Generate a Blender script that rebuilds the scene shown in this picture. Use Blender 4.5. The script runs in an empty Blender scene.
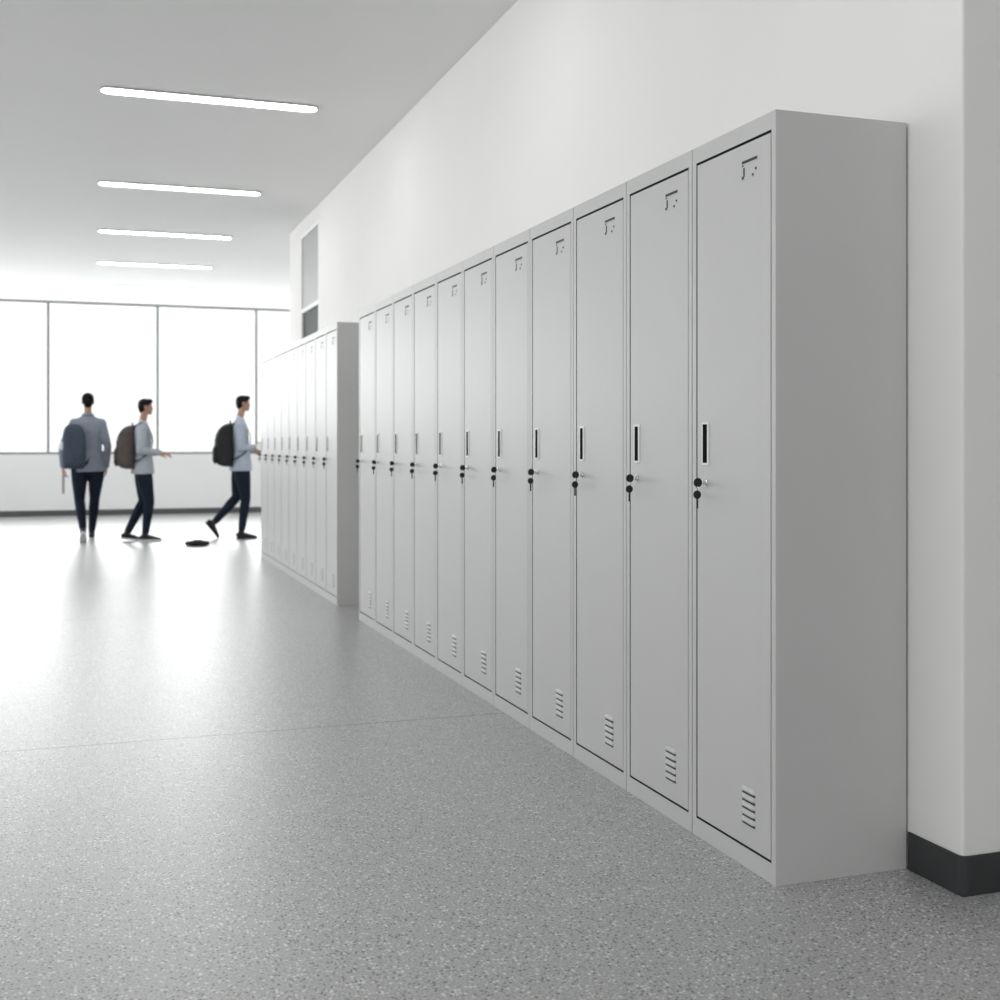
import bpy, bmesh, math, random
from mathutils import Vector, Matrix
random.seed(7)
S = bpy.context.scene
COL = S.collection
PI = math.pi
R = math.radians

# ------------------------------------------------------------------ materials
def new_mat(name):
    m = bpy.data.materials.new(name); m.use_nodes = True
    nt = m.node_tree
    return m, nt, nt.nodes['Principled BSDF']

def paint(name, col, rough=0.5, spec=0.5, metal=0.0, var=0.0, scale=6.0, bump=0.0, bscale=200.0, coat=0.0):
    m, nt, b = new_mat(name)
    b.inputs['Roughness'].default_value = rough
    b.inputs['Metallic'].default_value = metal
    b.inputs['Specular IOR Level'].default_value = spec
    b.inputs['Coat Weight'].default_value = coat
    tc = nt.nodes.new('ShaderNodeTexCoord')
    nz = nt.nodes.new('ShaderNodeTexNoise'); nz.inputs['Scale'].default_value = scale
    nz.inputs['Detail'].default_value = 3
    nt.links.new(tc.outputs['Object'], nz.inputs['Vector'])
    cr = nt.nodes.new('ShaderNodeValToRGB')
    cr.color_ramp.elements[0].position = .3; cr.color_ramp.elements[1].position = .7
    cr.color_ramp.elements[0].color = (*[max(0, c*(1-var)) for c in col], 1)
    cr.color_ramp.elements[1].color = (*[min(1, c*(1+var)) for c in col], 1)
    nt.links.new(nz.outputs['Fac'], cr.inputs['Fac'])
    nt.links.new(cr.outputs['Color'], b.inputs['Base Color'])
    if bump:
        n2 = nt.nodes.new('ShaderNodeTexNoise'); n2.inputs['Scale'].default_value = bscale
        nt.links.new(tc.outputs['Object'], n2.inputs['Vector'])
        bp = nt.nodes.new('ShaderNodeBump'); bp.inputs['Strength'].default_value = bump
        bp.inputs['Distance'].default_value = .001
        nt.links.new(n2.outputs['Fac'], bp.inputs['Height'])
        nt.links.new(bp.outputs['Normal'], b.inputs['Normal'])
    return m

def emit(name, col, st):
    m, nt, b = new_mat(name)
    b.inputs['Base Color'].default_value = (.9, .9, .9, 1)
    b.inputs['Emission Color'].default_value = (*col, 1)
    b.inputs['Emission Strength'].default_value = st
    return m

def glass_mat(name, tint, gloss):
    m = bpy.data.materials.new(name); m.use_nodes = True
    nt = m.node_tree; nt.nodes.clear()
    out = nt.nodes.new('ShaderNodeOutputMaterial')
    tr = nt.nodes.new('ShaderNodeBsdfTransparent'); tr.inputs[0].default_value = (*tint, 1)
    gl = nt.nodes.new('ShaderNodeBsdfGlossy'); gl.inputs['Roughness'].default_value = .02
    mx = nt.nodes.new('ShaderNodeMixShader')
    fr = nt.nodes.new('ShaderNodeFresnel'); fr.inputs['IOR'].default_value = gloss
    nt.links.new(fr.outputs[0], mx.inputs[0]); nt.links.new(tr.outputs[0], mx.inputs[1])
    nt.links.new(gl.outputs[0], mx.inputs[2]); nt.links.new(mx.outputs[0], out.inputs[0])
    return m

def floor_mat():
    m, nt, b = new_mat('speckled_vinyl')
    N = nt.nodes.new; L = nt.links.new
    tc = N('ShaderNodeTexCoord')
    geo = tc.outputs['Object']
    def vor(scale):
        v = N('ShaderNodeTexVoronoi'); v.inputs['Scale'].default_value = scale
        L(geo, v.inputs['Vector']); return v
    def ramp(src, p0, p1, c0=(0,0,0,1), c1=(1,1,1,1)):
        r = N('ShaderNodeValToRGB'); r.color_ramp.elements[0].position = p0; r.color_ramp.elements[1].position = p1
        r.color_ramp.elements[0].color = c0; r.color_ramp.elements[1].color = c1
        L(src, r.inputs['Fac']); return r
    def mult(a, c):
        q = N('ShaderNodeMath'); q.operation = 'MULTIPLY'; L(a, q.inputs[0]); L(c, q.inputs[1]); return q
    def mix(fac, a, col):
        q = N('ShaderNodeMix'); q.data_type = 'RGBA'; L(fac, q.inputs[0]); L(a, q.inputs[6]); q.inputs[7].default_value = col; return q
    nz = N('ShaderNodeTexNoise'); nz.inputs['Scale'].default_value = 170; nz.inputs['Detail'].default_value = 3
    L(geo, nz.inputs['Vector'])
    base = ramp(nz.outputs['Fac'], .3, .7, (.19,.19,.19,1), (.54,.54,.54,1))
    v1 = vor(120); sep1 = N('ShaderNodeSeparateColor'); L(v1.outputs['Color'], sep1.inputs[0])
    sel1 = ramp(sep1.outputs[0], .80, .82); sh1 = ramp(v1.outputs['Distance'], .38, .5, (1,1,1,1), (0,0,0,1))
    m1 = mult(sel1.outputs[0], sh1.outputs[0])
    c1 = mix(m1.outputs[0], base.outputs[0], (.68,.68,.69,1))
    v2 = vor(135); sep2 = N('ShaderNodeSeparateColor'); L(v2.outputs['Color'], sep2.inputs[0])
    sel2 = ramp(sep2.outputs[1], .80, .82); sh2 = ramp(v2.outputs['Distance'], .35, .5, (1,1,1,1), (0,0,0,1))
    m2 = mult(sel2.outputs[0], sh2.outputs[0])
    c2 = mix(m2.outputs[0], c1.outputs[2], (.05,.05,.05,1))
    # weld seams between the sheets, every 3.2 m along the hall
    sx = N('ShaderNodeSeparateXYZ'); L(geo, sx.inputs[0])
    pm = N('ShaderNodeMath'); pm.operation = 'PINGPONG'
    ad = N('ShaderNodeMath'); ad.operation = 'ADD'; ad.inputs[1].default_value = -4.444+32.0
    L(sx.outputs['Y'], ad.inputs[0]); L(ad.outputs[0], pm.inputs[0]); pm.inputs[1].default_value = 1.6
    lt = N('ShaderNodeMath'); lt.operation = 'LESS_THAN'; lt.inputs[1].default_value = .0035
    L(pm.outputs[0], lt.inputs[0])
    c3 = mix(lt.outputs[0], c2.outputs[2], (.03,.03,.032,1))
    L(c3.outputs[2], b.inputs['Base Color'])
    b.inputs['Roughness'].default_value = .36
    b.inputs['Coat Weight'].default_value = .30; b.inputs['Coat Roughness'].default_value = .34
    b.inputs['Specular IOR Level'].default_value = 1.0
    n3 = N('ShaderNodeTexNoise'); n3.inputs['Scale'].default_value = 130; n3.inputs['Detail'].default_value = 2
    L(geo, n3.inputs['Vector'])
    bp = N('ShaderNodeBump'); bp.inputs['Strength'].default_value = .35; bp.inputs['Distance'].default_value = .0012
    L(n3.outputs['Fac'], bp.inputs['Height']); L(bp.outputs['Normal'], b.inputs['Normal'])
    return m

M = dict(
    locker=paint('grey_powder_coat', (.525,.525,.52), .45, .5, var=.015, scale=3, bump=.12, bscale=450),
    wall=paint('warm_white_wall_paint', (.81,.803,.785), .75, .3, var=.01, scale=2, bump=.2, bscale=120),
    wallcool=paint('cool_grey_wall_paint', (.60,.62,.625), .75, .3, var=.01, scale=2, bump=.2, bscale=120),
    white=paint('white_wall_paint', (.90,.90,.90), .7, .3, var=.01, scale=2),
    ceil=paint('ceiling_paint', (.84,.84,.835), .85, .2, var=.008, scale=1.5),
    skirt=paint('charcoal_rubber_skirting', (.035,.036,.038), .5, .4, var=.06, scale=14),
    skirtfar=paint('grey_skirting', (.10,.10,.105), .5, .4, var=.04, scale=10),
    frame=paint('grey_aluminium_frame', (.20,.205,.21), .4, .5, var=.03),
    dooranel=paint('grey_laminate_panel', (.36,.36,.36), .5, .4, var=.02, scale=3),
    chrome=paint('brushed_chrome', (.78,.78,.79), .18, .5, metal=1.0, var=.02),
    rim=paint('pale_plastic_rim', (.78,.78,.77), .35, .5, var=.01),
    dark=paint('dark_plastic_and_gap_shade', (.03,.03,.03), .55, .3, var=.1),  # dark plastic parts; also paints shade in door gaps and under louvres
    black=paint('black_key_plastic', (.008,.008,.009), .4, .4, var=.1),
    skin=paint('skin', (.42,.24,.17), .5, .4, var=.06, scale=30),
    hair=paint('black_hair', (.006,.005,.005), .75, .2, var=.4, scale=90, bump=.8, bscale=160),
    shirt1=paint('blue_grey_jacket_cloth', (.27,.30,.36), .85, .2, var=.08, scale=20, bump=.4, bscale=90),
    shirt2=paint('light_grey_sweatshirt_cloth', (.42,.45,.50), .85, .2, var=.07, scale=20, bump=.4, bscale=90),
    shirt3=paint('pale_blue_grey_shirt_cloth', (.42,.47,.55), .85, .2, var=.07, scale=20, bump=.4, bscale=90),
    collar=paint('white_collar_cloth', (.75,.75,.77), .85, .2),
    jeans=paint('navy_denim', (.010,.014,.028), .8, .2, var=.25, scale=25, bump=.4, bscale=200),
    shoe=paint('black_shoe_leather', (.012,.012,.016), .45, .4, var=.2),
    sole=paint('white_rubber_sole', (.7,.7,.7), .6, .3),
    bag1=paint('slate_blue_bag_nylon', (.06,.08,.115), .8, .25, var=.12, scale=14, bump=.3),
    bag2=paint('brown_grey_bag_nylon', (.095,.08,.075), .8, .25, var=.15, scale=12, bump=.3),
    bag3=paint('black_bag_nylon', (.022,.023,.024), .8, .25, var=.2, scale=12, bump=.3),
    strap=paint('black_webbing', (.018,.018,.022), .8, .2, var=.2),
    pale=paint('pale_pink_grey_paper', (.52,.45,.48), .8, .2),
    wht=paint('glossy_white_plastic', (.9,.9,.9), .3, .5),
    brass=paint('brass_rim', (.62,.45,.22), .3, .5, metal=1.0),
)
M['floor'] = floor_mat()
M['glass'] = glass_mat('clear_window_glass', (.97,.98,.98), 1.25)
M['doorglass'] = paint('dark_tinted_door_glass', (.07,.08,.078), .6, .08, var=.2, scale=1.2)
M['tube'] = emit('ceiling_light_diffuser', (1,1,1), 15.5)

# ------------------------------------------------------------------ helpers
def link(name, me, mat, parent=None, loc=None):
    o = bpy.data.objects.new(name, me); COL.objects.link(o)
    if mat is not None:
        for mm in (mat if isinstance(mat, (list, tuple)) else [mat]): me.materials.append(mm)
    if parent is not None: o.parent = parent
    if loc is not None: o.location = loc
    return o

def obj(name, bm, mat, parent=None, loc=None, bevel=0, smooth=False, seg=2):
    me = bpy.data.meshes.new(name)
    bmesh.ops.recalc_face_normals(bm, faces=bm.faces)
    bm.to_mesh(me); bm.free()
    if smooth:
        for p in me.polygons: p.use_smooth = True
    o = link(name, me, mat, parent, loc)
    if bevel:
        md = o.modifiers.new('bevel', 'BEVEL'); md.width = bevel; md.segments = seg; md.limit_method = 'ANGLE'
        md.angle_limit = R(40)
        md.harden_normals = False
    return o

def box(bm, x0, x1, y0, y1, z0, z1, mi=0):
    v = [bm.verts.new(p) for p in ((x0,y0,z0),(x1,y0,z0),(x1,y1,z0),(x0,y1,z0),(x0,y0,z1),(x1,y0,z1),(x1,y1,z1),(x0,y1,z1))]
    for f in ((0,3,2,1),(4,5,6,7),(0,1,5,4),(1,2,6,5),(2,3,7,6),(3,0,4,7)):
        bm.faces.new([v[i] for i in f]).material_index = mi

def thing(name, label, cat, loc, rz=0, group=None):
    o = bpy.data.objects.new(name, None); COL.objects.link(o)
    o.location = loc; o.rotation_euler = (0, 0, rz); o.empty_display_size = .1
    o['label'] = label; o['category'] = cat
    if group: o['group'] = group
    return o

def tag(o, label, cat, group=None):
    o['label'] = label; o['category'] = cat
    if group: o['group'] = group
    return o

def struct(name, bm, mat, **k):
    o = obj(name, bm, mat, **k); o['kind'] = 'structure'; return o

def copy_tree(o, parent=None):
    c = o.copy(); COL.objects.link(c)
    if parent is not None: c.parent = parent
    for ch in list(o.children): copy_tree(ch, c)
    return c

def tube(bm, pts, rad, n=10, mi=0, hint=(1,0,0)):
    """closed loft along pts. rad: per-point r or (ra, rb); ra along the hint axis."""
    pts = [Vector(p) for p in pts]; rings = []
    for i, p in enumerate(pts):
        a = pts[max(0, i-1)]; b = pts[min(len(pts)-1, i+1)]
        t = (b-a).normalized(); h = Vector(hint)
        u = h - t*h.dot(t)
        if u.length < 1e-3: u = Vector((0,1,0)) - t*t.y
        u.normalize(); w = t.cross(u)
        r = rad[i] if isinstance(rad, (list, tuple)) else rad
        ra, rb = r if isinstance(r, (list, tuple)) else (r, r)
        rings.append([bm.verts.new(p+u*ra*math.cos(2*PI*k/n)+w*rb*math.sin(2*PI*k/n)) for k in range(n)])
    for q in range(len(rings)-1):
        for k in range(n):
            bm.faces.new((rings[q][k], rings[q][(k+1)%n], rings[q+1][(k+1)%n], rings[q+1][k])).material_index = mi
    bm.faces.new(rings[0][::-1]).material_index = mi; bm.faces.new(rings[-1]).material_index = mi

def capsule(bm, pts, rad, n=14, hint=(1,0,0)):
    """tube with rounded ends"""
    pts = [Vector(p) for p in pts]
    rr = [tuple(r) if isinstance(r, (list, tuple)) else (r, r) for r in rad]
    P, Q = [], []
    d0 = (pts[0]-pts[1]).normalized(); d1 = (pts[-1]-pts[-2]).normalized()
    for a in (80, 60, 38, 18):
        m_ = min(rr[0]); P.append(pts[0]+d0*m_*math.sin(R(a))); Q.append(tuple(c*math.cos(R(a)) for c in rr[0]))
    P += pts; Q += rr
    for a in (18, 38, 60, 80):
        m_ = min(rr[-1]); P.append(pts[-1]+d1*m_*math.sin(R(a))); Q.append(tuple(c*math.cos(R(a)) for c in rr[-1]))
    tube(bm, P, Q, n, hint=hint)

def ball(bm, c, r, rot=None, seg=16):
    r = r if isinstance(r, (list, tuple)) else (r, r, r)
    mt = Matrix.Translation(Vector(c)) @ (rot.to_4x4() if rot else Matrix.Identity(4)) @ Matrix.Diagonal((*r, 1))
    bmesh.ops.create_uvsphere(bm, u_segments=seg, v_segments=seg//2+2, radius=1, matrix=mt)

def disc(bm, c, r, h, axis='X', n=20, mi=0):
    c = Vector(c); d = {'X': Vector((1,0,0)), 'Y': Vector((0,1,0)), 'Z': Vector((0,0,1))}[axis]
    tube(bm, [c-d*h/2, c+d*h/2], r, n, mi, hint=(0,0,1) if axis != 'Z' else (1,0,0))

def blended(name, bm, mat, parent, voxel=.006, smooth=4, cut=None):
    """fuse overlapping closed forms into one continuous skin"""
    me = bpy.data.meshes.new(name); bmesh.ops.recalc_face_normals(bm, faces=bm.faces)
    bm.to_mesh(me); bm.free()
    t = bpy.data.objects.new(name, me); COL.objects.link(t)
    md = t.modifiers.new('r', 'REMESH'); md.mode = 'VOXEL'; md.voxel_size = voxel; md.use_smooth_shade = True
    ms = t.modifiers.new('s', 'SMOOTH'); ms.iterations = smooth; ms.factor = .5
    dg = bpy.context.evaluated_depsgraph_get(); dg.update()
    m2 = bpy.data.meshes.new_from_object(t.evaluated_get(dg))
    m2.name = name
    bpy.data.objects.remove(t); bpy.data.meshes.remove(me)
    m2.materials.clear()
    o = link(name, m2, mat, parent)
    for p in m2.polygons: p.use_smooth = True
    return o

# ------------------------------------------------------------------ the hall
CH = 3.158            # ceiling height
FX, BX = 1.555, 1.928  # locker fronts and backs
WX = 1.934            # right wall
YF = 18.78            # far window wall
LX = -4.3             # left wall
NY = -3.0             # wall behind the viewer
def room():
    bm = bmesh.new(); box(bm, LX-.3, 5.3, NY-.3, YF+.3, -.12, 0); struct('floor', bm, M['floor'])
    bm = bmesh.new(); box(bm, LX-.3, 5.3, NY-.3, YF+.3, CH, CH+.15); struct('ceiling', bm, M['ceil'])
    # right wall with a door opening
    bm = bmesh.new()
    box(bm, WX, WX+.25, 2.292, 10.45, 0, CH); box(bm, WX, WX+.25, 10.45, 11.36, 3.02, CH)
    box(bm, WX, WX+.25, 11.36, 12.01, 0, CH)
    struct('wall_right', bm, M['wall'], bevel=.006)
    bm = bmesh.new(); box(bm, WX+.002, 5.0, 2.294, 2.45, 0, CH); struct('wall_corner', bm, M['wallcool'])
    bm = bmesh.new(); box(bm, 5.0, 5.2, NY, YF, 0, CH); struct('wall_side', bm, M['white'])
    bm = bmesh.new(); box(bm, WX+.25, 5.0, 11.8, 12.0, 0, CH); struct('wall_inner', bm, M['white'])
    # wall behind the viewer with unseen windows added for the near fill
    bm = bmesh.new(); box(bm, LX, 5.0, NY-.2, NY, 0, .905); box(bm, LX, 5.0, NY-.2, NY, 3.0, CH)
    box(bm, LX, -4.0, NY-.2, NY, .905, 3.0); box(bm, 3.5, 5.0, NY-.2, NY, .905, 3.0)
    struct('wall_back', bm, M['white'])
    # far wall below and above the windows
    bm = bmesh.new(); box(bm, LX, 5.0, YF, YF+.2, 0, .905); box(bm, LX, 5.0, YF, YF+.2, 3.150, CH)
    struct('wall_far', bm, M['white'])
    bm = bmesh.new(); box(bm, LX, 5.0, YF-.02, YF, 0, .082); struct('baseboard_far', bm, M['skirtfar'], bevel=.004)
    # far windows, one per bay
    xs = [LX, -3.53, -2.02, -.51, 1.035, 2.505, 4.0, 5.0]
    n = 0
    for a, b in zip(xs[:-1], xs[1:]):
        n += 1
        w = bpy.data.objects.new('window_%d' % n, None); COL.objects.link(w); w.location = ((a+b)/2, YF+.05, .905); w['kind'] = 'structure'
        h = (b-a)/2
        bm = bmesh.new(); t = .017
        box(bm, -h, h, -.03, .03, 0, .03); box(bm, -h, h, -.03, .03, 2.218, 2.247)
        box(bm, -h, -h+t, -.03, .03, .03, 2.218); box(bm, h-t, h, -.03, .03, .03, 2.218)
        obj('window_frame', bm, M['frame'], w)
        bm = bmesh.new(); box(bm, -h+t, h-t, -.004, .004, .03, 2.218); obj('pane', bm, M['glass'], w)
    # left wall: solid near the viewer, a window band further down the hall
    y0, y1 = 0.0, 18.0
    bm = bmesh.new()
    box(bm, LX-.2, LX, NY, y0, 0, CH); box(bm, LX-.2, LX, y1, YF+.2, 0, CH)
    box(bm, LX-.2, LX, y0, y1, 0, .905); box(bm, LX-.2, LX, y0, y1, 3.0, CH)
    struct('wall_left', bm, M['white'])
    for k in range(12):
        n += 1; a = y0+1.5*k; b = a+1.5
        w = bpy.data.objects.new('window_%d' % n, None); COL.objects.link(w); w.location = (LX-.05, (a+b)/2, .905); w['kind'] = 'structure'
        bm = bmesh.new(); t = .02
        box(bm, -.03, .03, -.75, .75, 0, .03); box(bm, -.03, .03, -.75, .75, 2.065, 2.095)
        box(bm, -.03, .03, -.75, -.75+t, .03, 2.065); box(bm, -.03, .03, .75-t, .75, .03, 2.065)
        obj('window_frame', bm, M['frame'], w)
        bm = bmesh.new(); box(bm, -.004, .004, -.75+t, .75-t, .03, 2.065); obj('pane', bm, M['glass'], w)
    for k in range(5):  # back windows, out of view, added to go with the fill lamp
        n += 1; a = -4.0+1.5*k
        w = bpy.data.objects.new('window_%d' % n, None); COL.objects.link(w); w.location = (a+.75, NY-.05, .905); w['kind'] = 'structure'
        bm = bmesh.new(); t = .02
        box(bm, -.75, .75, -.03, .03, 0, .03); box(bm, -.75, .75, -.03, .03, 2.065, 2.095)
        box(bm, -.75, -.75+t, -.03, .03, .03, 2.065); box(bm, .75-t, .75, -.03, .03, .03, 2.065)
        obj('window_frame', bm, M['frame'], w)
        bm = bmesh.new(); box(bm, -.75+t, .75-t, -.004, .004, .03, 2.065); obj('pane', bm, M['glass'], w)
    # near skirting: round the wall corner and along the return
    bm = bmesh.new(); T = .007; H = .094
    prof = [(WX, 2.483), (WX-T, 2.483)]
    r = .022; cx, cy = WX-T+r, 2.292-T+r
    prof += [(cx-r*math.cos(R(a)), cy-r*math.sin(R(a))) for a in range(0, 91, 15)]
    prof += [(5.0, 2.292-T), (5.0, 2.292), (WX, 2.292)]
    lo = [bm.verts.new((x, y, 0)) for x, y in prof]; hi = [bm.verts.new((x, y, H)) for x, y in prof]
    bm.faces.new(lo[::-1]); bm.faces.new(hi)
    for i in range(len(prof)):
        j = (i+1) % len(prof); bm.faces.new((lo[i], lo[j], hi[j], hi[i]))
    struct('baseboard_right', bm, M['skirt'], bevel=.003)
    # door in the right wall
    d = bpy.data.objects.new('door_1', None); COL.objects.link(d); d.location = (WX, 10.905, 0); d['kind'] = 'structure'
    bm = bmesh.new(); w = .455
    box(bm, .002, .12, -w, w, 2.285, 2.325)
    box(bm, -.001, .12, -w, -w+.025, 0, 3.02); box(bm, -.001, .12, w-.025, w, 0, 3.02); box(bm, -.001, .12, -w+.025, w-.025, 2.99, 3.02)
    obj('door_frame', bm, M['white'], d, bevel=.003)
    bm = bmesh.new(); box(bm, .012, .09, -w+.025, w-.025, 2.325, 3.0); obj('transom_panel', bm, M['dooranel'], d)
    bm = bmesh.new(); box(bm, .015, .06, -w+.025, w-.025, 0, .95)
    box(bm, .015, .06, -w+.025, -w+.06, .95, 2.285); box(bm, .015, .06, w-.06, w-.025, .95, 2.285)
    obj('door_leaf', bm, M['frame'], d)
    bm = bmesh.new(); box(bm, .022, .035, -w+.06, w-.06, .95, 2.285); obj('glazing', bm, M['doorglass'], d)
room()

# ------------------------------------------------------------------ ceiling lights
def ceiling_light():
    t = thing('ceiling_light', '', 'ceiling light', (0,0,0), 0, 'strip lights recessed in the ceiling')
    def slot(L, W, z0, z1, mi=0, seg=6):
        bm = bmesh.new(); pts = []
        for s, cx in ((1, L-W), (-1, -L+W)):
            for k in range(seg+1):
                a = -PI/2+PI*k/seg
                pts.append((cx+s*W*math.cos(a), s*W*math.sin(a)))
        lo = [bm.verts.new((x, y, z0)) for x, y in pts]; hi = [bm.verts.new((x, y, z1)) for x, y in pts]
        bm.faces.new(lo); bm.faces.new(hi[::-1])
        for i in range(len(pts)):
            j = (i+1) % len(pts); bm.faces.new((lo[i], lo[j], hi[j], hi[i]))
        return bm
    obj('housing', slot(.648, .058, -.012, 0), M['dooranel'], t)
    obj('diffuser', slot(.640, .050, -.016, -.0125), M['tube'], t)
    return t
LY = [(7.47, 'nearest and widest of the glowing strip lights recessed in the ceiling'),
      (10.15, 'second nearest glowing ceiling strip light, behind the widest one'),
      (12.42, 'middle glowing strip light of the five in the ceiling'),
      (14.60, 'faint strip light in the ceiling, second from the window wall'),
      (16.75, 'palest strip light in the ceiling, closest to the windows')]
CL = ceiling_light()
for i, (y, lab) in enumerate(LY):
    c = CL if i == 0 else copy_tree(CL)
    c.location = (.745+(-.015, 0, .02, .035, .04)[i], y, CH); c['label'] = lab

# ------------------------------------------------------------------ lockers
LH = 1.853
def make_locker(w, keylocker=True):
    D = BX-FX
    f = -D/2              # front plane
    t = thing('locker', '', 'locker', (0,0,0))
    # body shell with the door opening
    yl, yh = -w/2+.025, w/2-.028
    zl, zh = .055, LH-.050
    bm = bmesh.new()
    def ring(x, a, b, c, d): return [bm.verts.new(p) for p in ((x,a,c),(x,b,c),(x,b,d),(x,a,d))]
    e = .0019
    A = ring(f, -w/2+e, w/2-e, 0, LH); B = ring(D/2, -w/2+e, w/2-e, 0, LH)
    g = .004
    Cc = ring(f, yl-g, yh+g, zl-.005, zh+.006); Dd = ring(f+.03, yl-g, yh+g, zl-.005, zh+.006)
    def skin(P, Q):
        for i in range(4): bm.faces.new((P[i], P[(i+1)%4], Q[(i+1)%4], Q[i]))
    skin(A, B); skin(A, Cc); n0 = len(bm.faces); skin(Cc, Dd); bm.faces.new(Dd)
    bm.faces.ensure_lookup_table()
    for q in range(n0, len(bm.faces)): bm.faces[q].material_index = 1  # gap faces coloured dark to paint the shade round the door
    bm.faces.new(B)
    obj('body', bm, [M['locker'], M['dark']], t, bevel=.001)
    # door with a pocket for the recessed pull
    hy, hz = w/2-.076, 1.056
    bm = bmesh.new(); x0 = f+.0006; x1 = f+.026
    A = ring(x0, yl, yh, zl, zh); B = ring(x1, yl, yh, zl, zh)
    pw, ph = .013, .052
    Cc = ring(x0, hy-pw, hy+pw, hz-ph, hz+ph); Dd = ring(x0+.016, hy-pw, hy+pw, hz-ph, hz+ph)
    skin(A, B); skin(A, Cc); skin(Cc, Dd); bm.faces.new(Dd); bm.faces.new(B)
    door = obj('door', bm, M['locker'], t, bevel=.0012)
    # pull: pale rim round a dark cup
    bm = bmesh.new(); ow, oh = .018, .0575
    xs0 = x0-.004
    def bring(x, hw, hh): return [bm.verts.new(p) for p in ((x,hy-hw,hz-hh),(x,hy+hw,hz-hh),(x,hy+hw,hz+hh),(x,hy-hw,hz+hh))]
    r0 = bring(x0-.0002, ow, oh); r1 = bring(xs0, ow-.001, oh-.001); r2 = bring(xs0, pw-.0015, ph-.001)
    r3 = bring(x0+.014, pw-.002, ph-.0015)
    for P, Q, mi in ((r0, r1, 0), (r1, r2, 0), (r2, r3, 1)):
        for i in range(4): bm.faces.new((P[i], P[(i+1)%4], Q[(i+1)%4], Q[i])).material_index = mi
    bm.faces.new(r3).material_index = 1
    h = obj('handle', bm, [M['rim'], M['dark']], door, bevel=.0008); h['label'] = 'pale rimmed recessed pull with dark cup'
    # lock barrel
    ly, lz = w/2-.076, .953
    bm = bmesh.new()
    disc(bm, (x0-.0015, ly, lz), .0105, .003, 'X', 24); disc(bm, (x0-.006, ly, lz), .0078, .008, 'X', 24)
    disc(bm, (x0-.0102, ly, lz), .0050, .0010, 'X', 20)
    k = obj('lock', bm, M['chrome'], door, bevel=.0006); k['label'] = 'round chrome lock barrel'
    # five pressed louvres
    c0, c1 = -w/2+.095, -w/2+.157
    for q in range(5):
        zc = .196-.0190*q
        bm = bmesh.new(); rows = []; nn = 12
        for s in range(nn+1):
            u = s/nn; y = c0+(c1-c0)*u
            e_ = min(1, math.sqrt(max(0, 1-(1-min(u, 1-u)/.14)**2)) if min(u, 1-u) < .14 else 1)
            hh = .0056*e_+.0002
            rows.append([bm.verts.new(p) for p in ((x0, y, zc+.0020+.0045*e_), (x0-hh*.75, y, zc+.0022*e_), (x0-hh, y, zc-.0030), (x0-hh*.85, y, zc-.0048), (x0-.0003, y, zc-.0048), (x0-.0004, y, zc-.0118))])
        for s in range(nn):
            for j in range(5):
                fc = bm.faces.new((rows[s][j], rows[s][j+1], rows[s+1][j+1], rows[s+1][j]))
                fc.material_index = 1 if j >= 3 else 0; fc.smooth = j < 2  # dark underside and flush strip below paint the louvre's shade
        bm.faces.new(rows[0][:5]); bm.faces.new(rows[-1][:5][::-1])
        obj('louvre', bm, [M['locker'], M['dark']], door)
    # card holder: a hooked slit, a stub and two rivet holes, each with a pressed lip
    bm = bmesh.new()
    a0, a1 = -w/2+.086, -w/2+.157
    def slit(y0, y1, z0, z1, lip=True):
        box(bm, x0-.0012, x0+.001, y0, y1, z0, z1, 0)
        if lip: box(bm, x0-.0016, x0+.001, y0, y1, z0-.0022, z0-.0002, 1)
    slit(a0, a1, 1.754, 1.7612)
    slit(a1-.006, a1, 1.748, 1.755, False)
    slit(a1-.012, a1-.0065, 1.722, 1.744, False); slit(a1-.008, a1+.001, 1.7165, 1.7235)
    slit(a0+.003, a0+.0095, 1.7295, 1.7350); slit(a0+.0165, a0+.0235, 1.7165, 1.7220)
    obj('card_holder', bm, [M['dark'], M['locker']], door)
    return t

def make_keys():
    """two black-headed keys: one in the barrel, its spare hanging from it; origin at the barrel mouth"""
    t = thing('key_pair', '', 'keys', (0,0,0))
    def head(bm, c, r):
        disc(bm, c, r, .0034, 'Y', 28)
    bm = bmesh.new(); head(bm, (-.0135, 0, 0), .0122)
    o = obj('key_head', bm, M['black'], t, bevel=.0008)
    bm = bmesh.new(); box(bm, -.008, .004, -.001, .001, -.003, .003); obj('key_shank', bm, M['chrome'], t)
    bm = bmesh.new(); n = 28; rr = .0045
    pts = [(-.0155, rr*math.sin(2*PI*k/n), -.0145+rr*1.5*math.cos(2*PI*k/n)) for k in range(n+1)]
    tube(bm, pts, .0007, 6); obj('key_ring', bm, M['chrome'], t, smooth=True)
    bm = bmesh.new(); head(bm, (-.0155, 0, -.0320), .0112)
    obj('spare_key_head', bm, M['black'], t, bevel=.0008)
    bm = bmesh.new(); z = -.043; box(bm, -.0178, -.0132, -.001, .001, z-.026, z)
    for q in range(3): box(bm, -.0132, -.0120, -.0008, .0008, z-.010-.006*q, z-.0075-.006*q)
    obj('spare_key_blade', bm, M['dark'], t)
    return t

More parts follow.
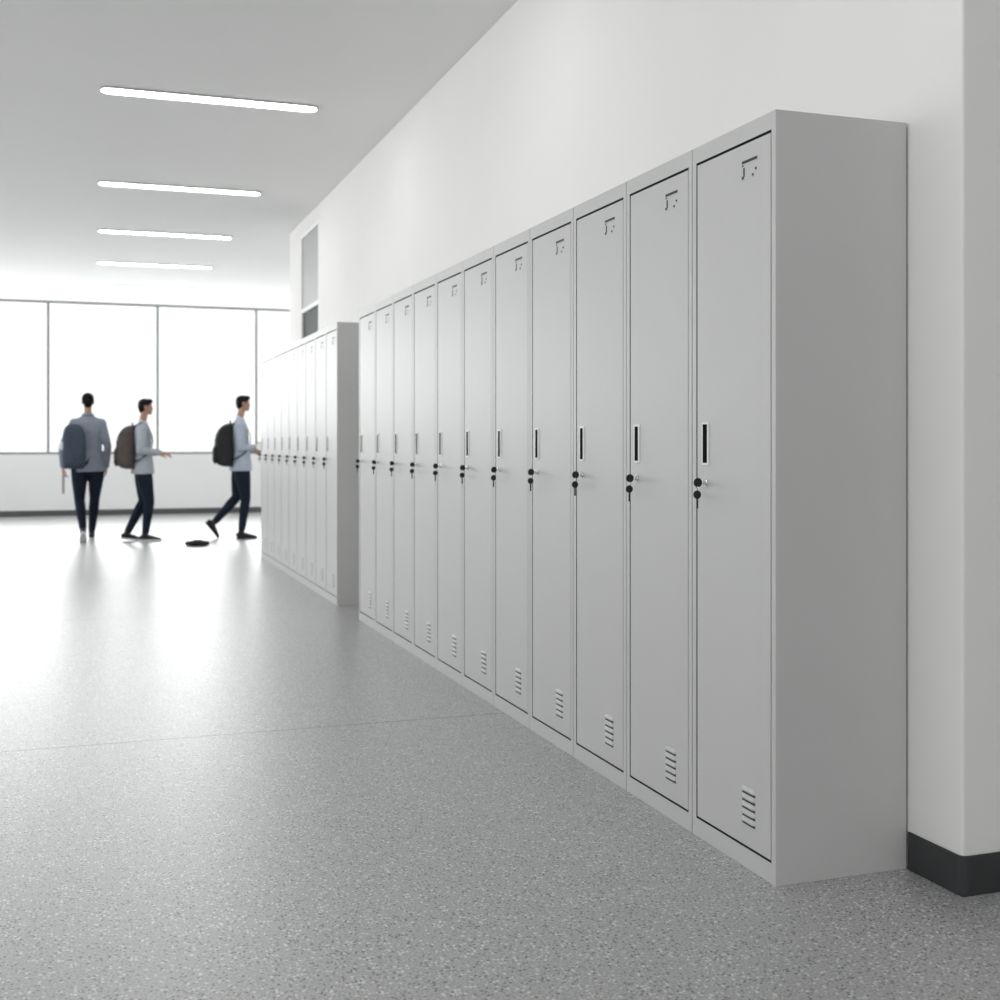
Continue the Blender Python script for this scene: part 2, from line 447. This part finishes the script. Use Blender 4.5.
ordw = ['second', 'third', 'fourth', 'fifth', 'sixth', 'seventh', 'eighth', 'ninth', 'tenth', 'eleventh']
W1 = .4184; Y1 = 2.485; W2 = .397; Y2 = 7.75
KP = None; XM = (FX+BX)/2; xf = FX+.0006-.0108
def run(w, y0, n, far):
    global KP
    proto = make_locker(w)
    for i in range(n):
        o = proto if i == 0 else copy_tree(proto)
        o.location = (XM, y0+w*(i+.5), 0)
        o['group'] = 'lockers of the far row by the windows' if far else 'lockers of the near row'
        if not far:
            if i == 0: lab = 'tall grey steel locker at the near end with its wide bare side showing'
            elif i == n-1: lab = 'last tall grey locker at the far end of the near row, by the gap'
            else: lab = 'tall grey steel locker, %s from the near end of the near row' % ordw[i-1]
        else:
            if i == 0: lab = 'first pale grey locker of the distant row, its dark side facing the gap'
            elif i == n-1: lab = 'pale grey locker at the window end of the distant row, nearest the walkers'
            else: lab = 'narrow looking pale grey locker, %s from the gap in the distant row' % ordw[i-1]
        o['label'] = lab
        if KP is None: k = KP = make_keys()
        else: k = copy_tree(KP)
        k.location = (xf, y0+w*(i+1)-.076, .953)
        k['group'] = 'keys hanging in the locker locks'
        if not far:
            if i == 0: kl = 'two round black-headed keys in the lock of the nearest locker'
            elif i == n-1: kl = 'two tiny black-headed keys in the last locker before the gap'
            else: kl = 'two black-headed keys in the %s locker from the near end' % ordw[i-1]
        else:
            if i == 0: kl = 'small dark keys in the first distant locker beyond the gap'
            elif i == n-1: kl = 'small blurred keys in the distant locker closest to the windows'
            else: kl = 'small dark keys in the %s locker beyond the gap' % ordw[i-1]
        k['label'] = kl
run(W1, Y1, 11, False)
run(W2, Y2, 9, True)

# ------------------------------------------------------------------ people
def lerp(a, b, t): return Vector(a).lerp(Vector(b), t)

def hand(bm, wr, d, palm_n, side, curl=.5, s=1.0):
    """palm and five fingers; d = pointing direction, palm_n = palm normal, side = +1 thumb on d x n side"""
    d = Vector(d).normalized(); n = Vector(palm_n); n = (n-d*n.dot(d)).normalized(); a = d.cross(n)*side
    wr = Vector(wr)
    capsule(bm, [wr-d*.01, wr+d*.035*s, wr+d*.075*s], [(.022*s,.017*s), (.034*s,.014*s), (.036*s,.012*s)], 12, hint=a)
    for q, (off, ln) in enumerate(((.028, .070), (.010, .078), (-.009, .072), (-.027, .056))):
        p = wr+d*.075*s+a*off*s; pts = [p]; ang = 0
        for seg in (.45, .32, .23):
            ang += curl*.75
            dd = d*math.cos(ang)+n*math.sin(ang)
            p = p+dd*ln*seg*s; pts.append(p)
        capsule(bm, pts, [.0088*s, .0084*s, .0078*s, .0066*s], 8)
    p = wr+d*.025*s+a*.024*s
    pts = [p, p+(d*.5+a*.8+n*.25)*.032*s, p+(d*.5+a*.8+n*.25)*.032*s+(d*.9+a*.25+n*.35)*.028*s, p+(d*.5+a*.8+n*.25)*.032*s+(d*.9+a*.25+n*.35)*.048*s]
    capsule(bm, pts, [.012*s, .0105*s, .009*s, .0075*s], 8)

def head_forms(bm, c, s, tilt=0.0):
    """face towards +x; c = centre of the head"""
    c = Vector(c); Rt = Matrix.Rotation(tilt, 3, 'Y')
    def P(x, y, z): return c+Rt @ Vector((x*s, y*s, z*s))
    ball(bm, P(-.008, 0, .022), (.088*s, .070*s, .082*s), Rt)                # skull
    ball(bm, P(.018, 0, -.035), (.058*s, .055*s, .068*s), Rt)                # jaw and cheeks
    ball(bm, P(.062, 0, -.085), (.020*s, .026*s, .018*s), Rt)                # chin
    capsule(bm, [P(.072, 0, .010), P(.083, 0, -.012), P(.088, 0, -.026)], [.009*s, .011*s, .013*s], 10)   # nose
    ball(bm, P(.078, 0, -.055), (.012*s, .022*s, .006*s), Rt); ball(bm, P(.076, 0, -.066), (.012*s, .019*s, .006*s), Rt)   # lips
    ball(bm, P(.070, 0, .026), (.014*s, .042*s, .008*s), Rt)                 # brow
    for y in (-1, 1):
        ball(bm, P(-.004, y*.071, -.008), (.019*s, .009*s, .030*s), Rt)      # ear
        ball(bm, P(.050, y*.034, -.020), (.022*s, .020*s, .018*s), Rt)       # cheekbone

def hair_forms(bm, c, s, tilt=0.0):
    c = Vector(c); Rt = Matrix.Rotation(tilt, 3, 'Y')
    def P(x, y, z): return c+Rt @ Vector((x*s, y*s, z*s))
    ball(bm, P(-.014, 0, .050), (.090*s, .076*s, .068*s), Rt)
    ball(bm, P(-.040, 0, .010), (.066*s, .073*s, .078*s), Rt)
    ball(bm, P(.040, .005, .088), (.052*s, .052*s, .028*s), Rt)              # quiff
    ball(bm, P(.066, .010, .078), (.030*s, .040*s, .022*s), Rt)
    ball(bm, P(-.058, 0, -.040), (.034*s, .056*s, .040*s), Rt)               # nape
    for y in (-1, 1):
        capsule(bm, [P(.022, y*.066, .035), P(.020, y*.066, .005)], [(.014*s, .008*s), (.010*s, .006*s)], 8)    # sideburn
        ball(bm, P(-.050, y*.045, .030), (.045*s, .032*s, .060*s), Rt)
    for q in range(26):                                                     # tousled locks on top
        a = random.uniform(-2.6, 2.6); r = random.uniform(.0, .06)
        p = P(.010+r*math.cos(a), r*math.sin(a), .100-r*.3)
        capsule(bm, [p, p+Vector((.020, .006*math.sin(a), .012))*s], [.012*s, .006*s], 6)

def shoe(parent, ank, direction, sole_ang, mat, solemat, s=1.0):
    """ank = ankle, direction = heading in degrees, sole_ang = heel lift in degrees"""
    Rz = Matrix.Rotation(R(direction), 3, 'Z'); Ry = Matrix.Rotation(R(sole_ang), 3, 'Y')
    def P(x, y, z): return Vector(ank)+Rz @ (Ry @ Vector((x*s, y*s, z*s)))
    hint = Rz @ Vector((0, 1, 0))
    bm = bmesh.new()
    capsule(bm, [P(-.042, 0, -.045), P(.0, 0, -.042), (P(.07, 0, -.052)), P(.125, 0, -.062), P(.165, 0, -.068)],
            [(.032*s, .030*s), (.036*s, .036*s), (.039*s, .028*s), (.042*s, .020*s), (.030*s, .014*s)], 14, hint=hint)
    capsule(bm, [P(-.005, 0, -.03), P(-.002, 0, .018)], [.038*s, .036*s], 12)
    o = blended('shoe', bm, mat, parent, .006, 2)
    bm = bmesh.new(); out = []
    for k in range(28):
        a = 2*PI*k/28; x = .060+.128*math.cos(a); wv = .040+.006*math.cos(a)
        out.append((x, wv*math.sin(a)))
    lo = [bm.verts.new(P(x, y, -.092)) for x, y in out]; hi = [bm.verts.new(P(x*.99, y*.98, -.072)) for x, y in out]
    bm.faces.new(lo); bm.faces.new(hi[::-1])
    for i in range(28): bm.faces.new((lo[i], lo[(i+1)%28], hi[(i+1)%28], hi[i]))
    so = obj('shoe_sole', bm, solemat, o)
    return o

def make_person(label, loc, rz, J, mats, voxel=.006):
    root = thing('person', label, 'person', loc, rz, None)
    hs = J.get('hs', .88)
    C = Vector(J['head']); tilt = J.get('tilt', 0)
    neck0, neck1 = Vector(J['neck']), C+Vector((-.012, 0, -.05))
    pel, waist, chest = Vector(J['pelvis']), Vector(J['waist']), Vector(J['chest'])
    def arms(bm, k, grow):
        for sd in ('L', 'R'):
            sh, el, wr = (Vector(J[q+sd]) for q in ('sh', 'el', 'wr'))
            capsule(bm, [neck0+Vector((0, sh.y*.25, -.035)), lerp(neck0, sh, .6)+Vector((0, 0, -.012)), sh+Vector((0, -sh.y*.10, 0))], [.036+grow, .042+grow, .047+grow], 14)
            ball(bm, sh, .054+grow)
            ball(bm, lerp(sh, chest, .35), .075+grow)
            capsule(bm, [sh, lerp(sh, el, .35), lerp(sh, el, .75), el], [.050+grow, .047+grow, .041+grow, .036+grow], 14)
            e2 = wr if k < 1 else lerp(el, wr, .93)
            capsule(bm, [el, lerp(el, wr, .3), lerp(el, wr, .7), e2], [.036+grow, .036+grow, .030+grow, (.022 if k < 1 else .027)+grow], 14)
    def torso(bm, g, hem):
        q = 1 if g > 0 else .78
        (capsule if g < 0 else tube)(bm, [hem, lerp(hem, waist, .5), waist, lerp(waist, chest, .5), chest, lerp(chest, neck0, .55), neck0+Vector((0, 0, -.02))],
                [(.120*q+g, .168*q+g), (.110*q+g, .158*q+g), (.092+g, .138+g), (.094+g, .138+g), (.098+g, .146+g), (.080+g, .122+g), (.046+g, .055+g)], 22, hint=(1, 0, 0))
    def legs(bm, g, full):
        for sd in ('L', 'R'):
            hp, kn, an = (Vector(J[q+sd]) for q in ('hp', 'kn', 'an'))
            pts = [hp+Vector((0, 0, .03)), hp, lerp(hp, kn, .35), lerp(hp, kn, .75), kn, lerp(kn, an, .3), lerp(kn, an, .7), lerp(kn, an, 1.0 if full else .93)]
            rad = [.078, .088, .082, .064, .053, .053, .042, .038]
            capsule(bm, pts, [r+g for r in rad], 14)
        capsule(bm, [pel+Vector((0, 0, -.02)), pel, pel+Vector((0, 0, .09))], [(.084+g, .110+g), (.100+g, .138+g), (.092+g, .134+g)], 20, hint=(1, 0, 0))
    # the body: one continuous surface from scalp to feet
    bm = bmesh.new()
    head_forms(bm, C, hs, tilt)
    capsule(bm, [neck0+Vector((0,0,-.05)), neck0, neck1], [.048, .040, .040], 14)
    torso(bm, -.010, pel); arms(bm, .5, -.010); legs(bm, -.012, True)
    for sd, si in (('L', 1), ('R', -1)):
        hand(bm, J['wr'+sd], J['hd'+sd], J['hn'+sd], J.get('hside'+sd, si), J.get('curl'+sd, .5), .88)
        an = Vector(J['an'+sd]); dr, sa = J['ft'+sd]
        Rz = Matrix.Rotation(R(dr), 3, 'Z') @ Matrix.Rotation(R(sa), 3, 'Y')
        capsule(bm, [an+Rz @ Vector((-.03, 0, -.045)), an+Rz @ Vector((.12, 0, -.062))], [(.024), (.016)], 10)
    blended('body', bm, mats['skin'], root, .0055, 3)
    bm = bmesh.new(); hair_forms(bm, C, hs, tilt); blended('hair', bm, M['hair'], root, .0055, 2)
    bm = bmesh.new()
    for y in (-1, 1):
        ball(bm, C+Vector((.0735*hs, y*.030*hs, .004*hs)), (.008*hs, .012*hs, .006*hs))
    obj('eyes', bm, M['hair'], root, smooth=True)
    bm = bmesh.new(); torso(bm, .006, Vector(J['hem'])); arms(bm, 1, .005); blended('jacket' if J.get('jacket') else 'sweatshirt', bm, mats['top'], root, .007, 4)
    bm = bmesh.new(); n = 24; pts = []
    for k in range(n+1):
        a = 2*PI*k/n; pts.append(neck0+Vector((.006+.046*math.cos(a), .050*math.sin(a), -.002-.014*math.cos(a))))
    tube(bm, pts, [(.008, .018)]*(n+1), 8, hint=(1, 0, .01)); obj('collar', bm, mats.get('collar', M['collar']), root, smooth=True)
    bm = bmesh.new(); legs(bm, .002, False); blended('jeans', bm, M['jeans'], root, .007, 4)
    for sd in ('L', 'R'):
        dr, sa = J['ft'+sd]
        shoe(root, J['an'+sd], dr, sa, mats.get('shoe'+sd, M['shoe']), mats.get('sole', M['shoe']), .92)
    return root

def ribbon(bm, pts, w, t, hint):
    tube(bm, pts, [(w, t)]*len(pts), 8, hint=hint)

def smooth_path(pts, k=6):
    pts = [Vector(p) for p in pts]; out = []
    for i in range(len(pts)-1):
        p0 = pts[max(0, i-1)]; p1 = pts[i]; p2 = pts[i+1]; p3 = pts[min(len(pts)-1, i+2)]
        for q in range(k):
            t = q/k
            out.append(.5*((2*p1)+(p2-p0)*t+(2*p0-5*p1+4*p2-p3)*t*t+(3*p1-p0-3*p2+p3)*t*t*t))
    out.append(pts[-1]); return out

def backpack(label, loc, rz, size, mat, straps, loop=True, lean=0.0):
    """local: back panel against x=0, the bag bulging to -x; z from 0 (bottom)"""
    D, W, H = size
    t = thing('backpack', label, 'backpack', loc, rz, 'bags worn by the three walkers')
    bm = bmesh.new(); n = 28; rings = []
    prof = ((.0, .50, .78), (.03, .74, .90), (.10, .92, .98), (.25, 1, 1), (.42, .97, 1), (.6, .97, .99), (.74, .90, .95), (.86, .76, .85), (.94, .58, .68), (.985, .38, .46), (1.0, .2, .28))
    for z, fx, fy in prof:
        r_ = []
        for k in range(n):
            a = 2*PI*k/n; c, s = math.cos(a), math.sin(a); ex = .62
            X = math.copysign(abs(c)**ex, c); Yy = math.copysign(abs(s)**ex, s)
            x = -D*fx/2 + X*D*fx/2 + lean*z*H
            r_.append(bm.verts.new((x, Yy*W/2*fy, z*H)))
        rings.append(r_)
    for a, b in zip(rings[:-1], rings[1:]):
        for k in range(n): bm.faces.new((a[k], a[(k+1)%n], b[(k+1)%n], b[k]))
    bm.faces.new(rings[0][::-1]); bm.faces.new(rings[-1])
    obj('main_compartment', bm, mat, t, smooth=True)
    bm = bmesh.new()
    pts = [(-D*.95, 0, H*.08), (-D*.99, 0, H*.14), (-D*.99, 0, H*.40), (-D*.95, 0, H*.48)]
    capsule(bm, pts, [(.012, W*.24), (.020, W*.34), (.020, W*.33), (.010, W*.26)], 16, hint=(1, 0, 0))
    obj('front_pocket', bm, mat, t, smooth=True)
    bm = bmesh.new()
    zp = []
    for k in range(17):
        a = PI*k/16; zp.append((-D*.62+lean*H*.7, W*.485*math.cos(a), H*(.45+.42*math.sin(a))))
    tube(bm, zp, .004, 6); obj('zip', bm, M['strap'], t, smooth=True)
    if loop:
        bm = bmesh.new(); b0 = Vector((-.03+lean*H, 0, H*.97))
        tube(bm, smooth_path([b0+Vector((0, -.03, -.01)), b0+Vector((0, -.025, .03)), b0+Vector((0, 0, .042)), b0+Vector((0, .025, .03)), b0+Vector((0, .03, -.01))]), .007, 8)
        obj('carry_loop', bm, M['strap'], t, smooth=True)
    for pts, hint, w in straps:
        bm = bmesh.new(); ribbon(bm, smooth_path(pts), w, .004, hint); obj('shoulder_strap', bm, M['strap'], t, smooth=True)
    return t

PM = dict(skin=M['skin'])
# walker seen from behind (heading +y world); local x forward, y left
J1 = dict(hs=.84, head=(.03, 0, 1.515), tilt=.05, neck=(.0, 0, 1.365), pelvis=(0, -.01, .83), waist=(0, -.005, .98), chest=(-.01, 0, 1.19), hem=(0, -.01, .755), jacket=True,
          shL=(0, .138, 1.275), elL=(-.05, .262, 1.03), wrL=(.02, .255, .80), hdL=(.15, -.05, -1), hnL=(.2, -1, 0), curlL=.7,
          shR=(0, -.138, 1.275), elR=(-.04, -.205, 1.03), wrR=(.05, -.190, .80), hdR=(.15, .03, -1), hnR=(.2, 1, 0), curlR=.5,
          hpL=(0, .088, .80), knL=(-.0, .085, .44), anL=(-.19, .048, .135), ftL=(0, 42),
          hpR=(0, -.088, .80), knR=(.10, -.070, .46), anR=(.14, -.040, .094), ftR=(0, 0))
P1 = make_person('person seen from behind in a blue-grey jacket and navy jeans, walking towards the windows', (.03, 13.80, 0), PI/2, J1,
                 dict(skin=M['skin'], top=M['shirt1'], collar=M['shirt1'], sole=M['sole']))
# walker in the middle, side on
J2 = dict(hs=.80, head=(.022, 0, 1.455), tilt=.0, neck=(-.01, 0, 1.30), pelvis=(-.01, 0, .80), waist=(-.01, 0, .94), chest=(-.025, 0, 1.13), hem=(-.01, 0, .73),
          shL=(-.02, .140, 1.215), elL=(-.05, .185, .98), wrL=(.15, .13, .95), hdL=(1, -.1, .05), hnL=(0, -.4, -1), curlL=.3,
          shR=(-.02, -.140, 1.215), elR=(-.045, -.185, .985), wrR=(.165, -.13, .965), hdR=(1, .0, -.25), hnR=(0, .5, -1), curlR=.25,
          hpL=(-.01, .080, .775), knL=(-.0, .075, .43), anL=(-.165, .070, .098), ftL=(0, 6),
          hpR=(-.01, -.080, .775), knR=(.055, -.075, .43), anR=(.015, -.07, .088), ftR=(0, 0))
P2 = make_person('person in a light grey sweatshirt walking right with one hand held out', (.603, 13.60, 0), 0, J2,
                 dict(skin=M['skin'], top=M['shirt2'], sole=M['sole']))
# walker on the right, side on, mid-stride
J3 = dict(hs=.81, head=(.018, 0, 1.505), tilt=.03, neck=(-.02, 0, 1.345), pelvis=(-.01, 0, .83), waist=(-.01, 0, .97), chest=(-.03, 0, 1.17), hem=(-.01, 0, .755),
          shL=(-.025, .140, 1.26), elL=(-.04, .185, 1.01), wrL=(.14, .10, .98), hdL=(1, -.2, .1), hnL=(0, -1, .2), curlL=.6,
          shR=(-.025, -.140, 1.26), elR=(-.035, -.180, 1.01), wrR=(.145, -.11, 1.02), hdR=(1, .1, .1), hnR=(.2, 1, -.1), curlR=.75,
          hpL=(-.01, .080, .80), knL=(-.05, .075, .455), anL=(-.290, .07, .185), ftL=(0, 52),
          hpR=(-.01, -.080, .80), knR=(.035, -.075, .45), anR=(-.01, -.07, .088), ftR=(0, 0))
P3 = make_person('person in a pale blue-grey top striding right beside the far lockers', (1.655, 13.62, 0), 0, J3,
                 dict(skin=M['skin'], top=M['shirt3']))

sh2 = [([(-.03, -.085, .40), (.0, -.085, .470), (.075, -.085, .495), (.145, -.090, .43), (.180, -.10, .30), (.13, -.150, .17), (-.03, -.14, .07)], (0, 1, .1), .022),
       ([(-.03, .085, .40), (.0, .085, .470), (.075, .085, .495), (.145, .090, .43), (.180, .10, .30), (.13, .150, .17), (-.03, .14, .07)], (0, 1, .1), .022)]
bp2 = backpack('brown-grey backpack on the middle walker, above the legs', (.603-.088, 13.60, .785), 0, (.205, .30, .475), M['bag2'], sh2)
sh3 = [([tuple(p) for p in a], b, c) for a, b, c in sh2]
bp3 = backpack('black backpack on the back of the walker nearest the lockers', (1.655-.095, 13.62, .805), 0, (.205, .30, .48), M['bag3'], sh3)
sh1 = [([(.03, -.10, .42), (.07, -.085, .52), (.14, -.08, .545), (.235, -.06, .44), (.235, -.03, .25), (.12, .0, .08)], (0, 1, .1), .020),
       ([(-.04, -.115, .04), (-.03, -.16, .09), (-.01, -.185, .155)], (0, 0, 1), .014)]
bp1 = backpack('slate blue backpack slung on the left shoulder of the walker seen from behind', (.03-.150, 13.80-.098, .79), PI/2+.12, (.14, .24, .48), M['bag1'], sh1, loop=False)

# small things held or lying about
bm = bmesh.new(); box(bm, -.014, .014, -.003, .003, -.21, 0)
tag(obj('paper_strip', bm, M['pale'], loc=(-.222, 13.84, .725), bevel=.002), 'thin pale pinkish strip hanging from the left hand of the walker seen from behind', 'paper strip')
bm = bmesh.new(); ball(bm, (0, 0, 0), (.035, .012, .045), seg=24)
tag(obj('reflector_disc', bm, M['wht'], loc=(-.235, 13.60, 1.035), smooth=True), 'small white oval disc at the left elbow of the walker seen from behind', 'disc')
t = thing('round_plate', 'small round white disc with a tan rim held by the walker nearest the lockers', 'disc', (1.830, 13.45, 1.03))
bm = bmesh.new(); disc(bm, (0, 0, 0), .042, .012, 'Y', 32); obj('face', bm, M['wht'], t, bevel=.003)
bm = bmesh.new(); tube(bm, [(.044*math.cos(2*PI*k/32), 0, .044*math.sin(2*PI*k/32)) for k in range(33)], .006, 8, hint=(0, 1, 0)); obj('rim', bm, M['brass'], t, smooth=True)

t = thing('flat_bag', 'small flat dark bag lying on the pale floor between the two side-on walkers', 'bag', (1.10, 12.80, 0))
bm = bmesh.new()
capsule(bm, [(-.10, 0, .026), (-.04, .0, .028), (.04, 0, .028), (.105, 0, .026)], [(.022, .08), (.027, .10), (.027, .10), (.021, .08)], 20, hint=(0, 0, 1))
obj('bag_body', bm, M['bag3'], t, smooth=True)
bm = bmesh.new(); tube(bm, smooth_path([(-.06, -.04, .048), (-.03, -.05, .058), (.03, -.05, .058), (.06, -.04, .048)]), .006, 8); obj('bag_strap', bm, M['strap'], t, smooth=True)

# ------------------------------------------------------------------ light
def area(name, loc, rot, sx, sy, power, col=(1, 1, 1)):
    l = bpy.data.lights.new(name, 'AREA'); l.shape = 'RECTANGLE'; l.size = sx; l.size_y = sy; l.energy = power; l.color = col
    o = bpy.data.objects.new(name, l); COL.objects.link(o); o.location = loc; o.rotation_euler = rot; return o
# daylight just outside the far and left glass
area('daylight_far', ((LX+5)/2, YF+.35, 2.03), (R(-90), 0, 0), 5-LX, 2.25, 365, (1, 1, 1))
area('daylight_left', (LX-.35, 9.0, 1.95), (0, R(-90), 0), 2.1, 18.0, 250, (1, 1, 1))
area('fill_back', (-.25, NY-.35, 1.95), (R(90), 0, 0), 7.5, 2.1, 52, (1, .985, .96))  # unseen fill behind the viewer, added to brighten the near end
# the same strip lights carry on over and behind the viewer
for y in (4.8, 2.1, -.6):
    c = copy_tree(CL); c.location = (.745, y, CH); c['label'] = 'strip light in the ceiling above and behind the viewer'

W = bpy.data.worlds.new('sky'); S.world = W; W.use_nodes = True
W.node_tree.nodes['Background'].inputs[0].default_value = (1, 1, 1, 1)
W.node_tree.nodes['Background'].inputs[1].default_value = 1.2

# ------------------------------------------------------------------ camera
cam = bpy.data.cameras.new('camera'); co = bpy.data.objects.new('camera', cam); COL.objects.link(co)
co.location = (0, 0, 1.055); co.rotation_euler = (R(90), 0, -math.atan(415/1200))
cam.sensor_width = 36; cam.lens = 43.2; cam.shift_y = -.056
cam.dof.use_dof = True; cam.dof.focus_distance = 3.3; cam.dof.aperture_fstop = 4.5
cam.clip_end = 200
S.camera = co
S.view_settings.view_transform = 'Standard'; S.view_settings.look = 'None'
S.view_settings.gamma = 1; S.view_settings.use_curve_mapping = False
S.view_settings.exposure = 0.0
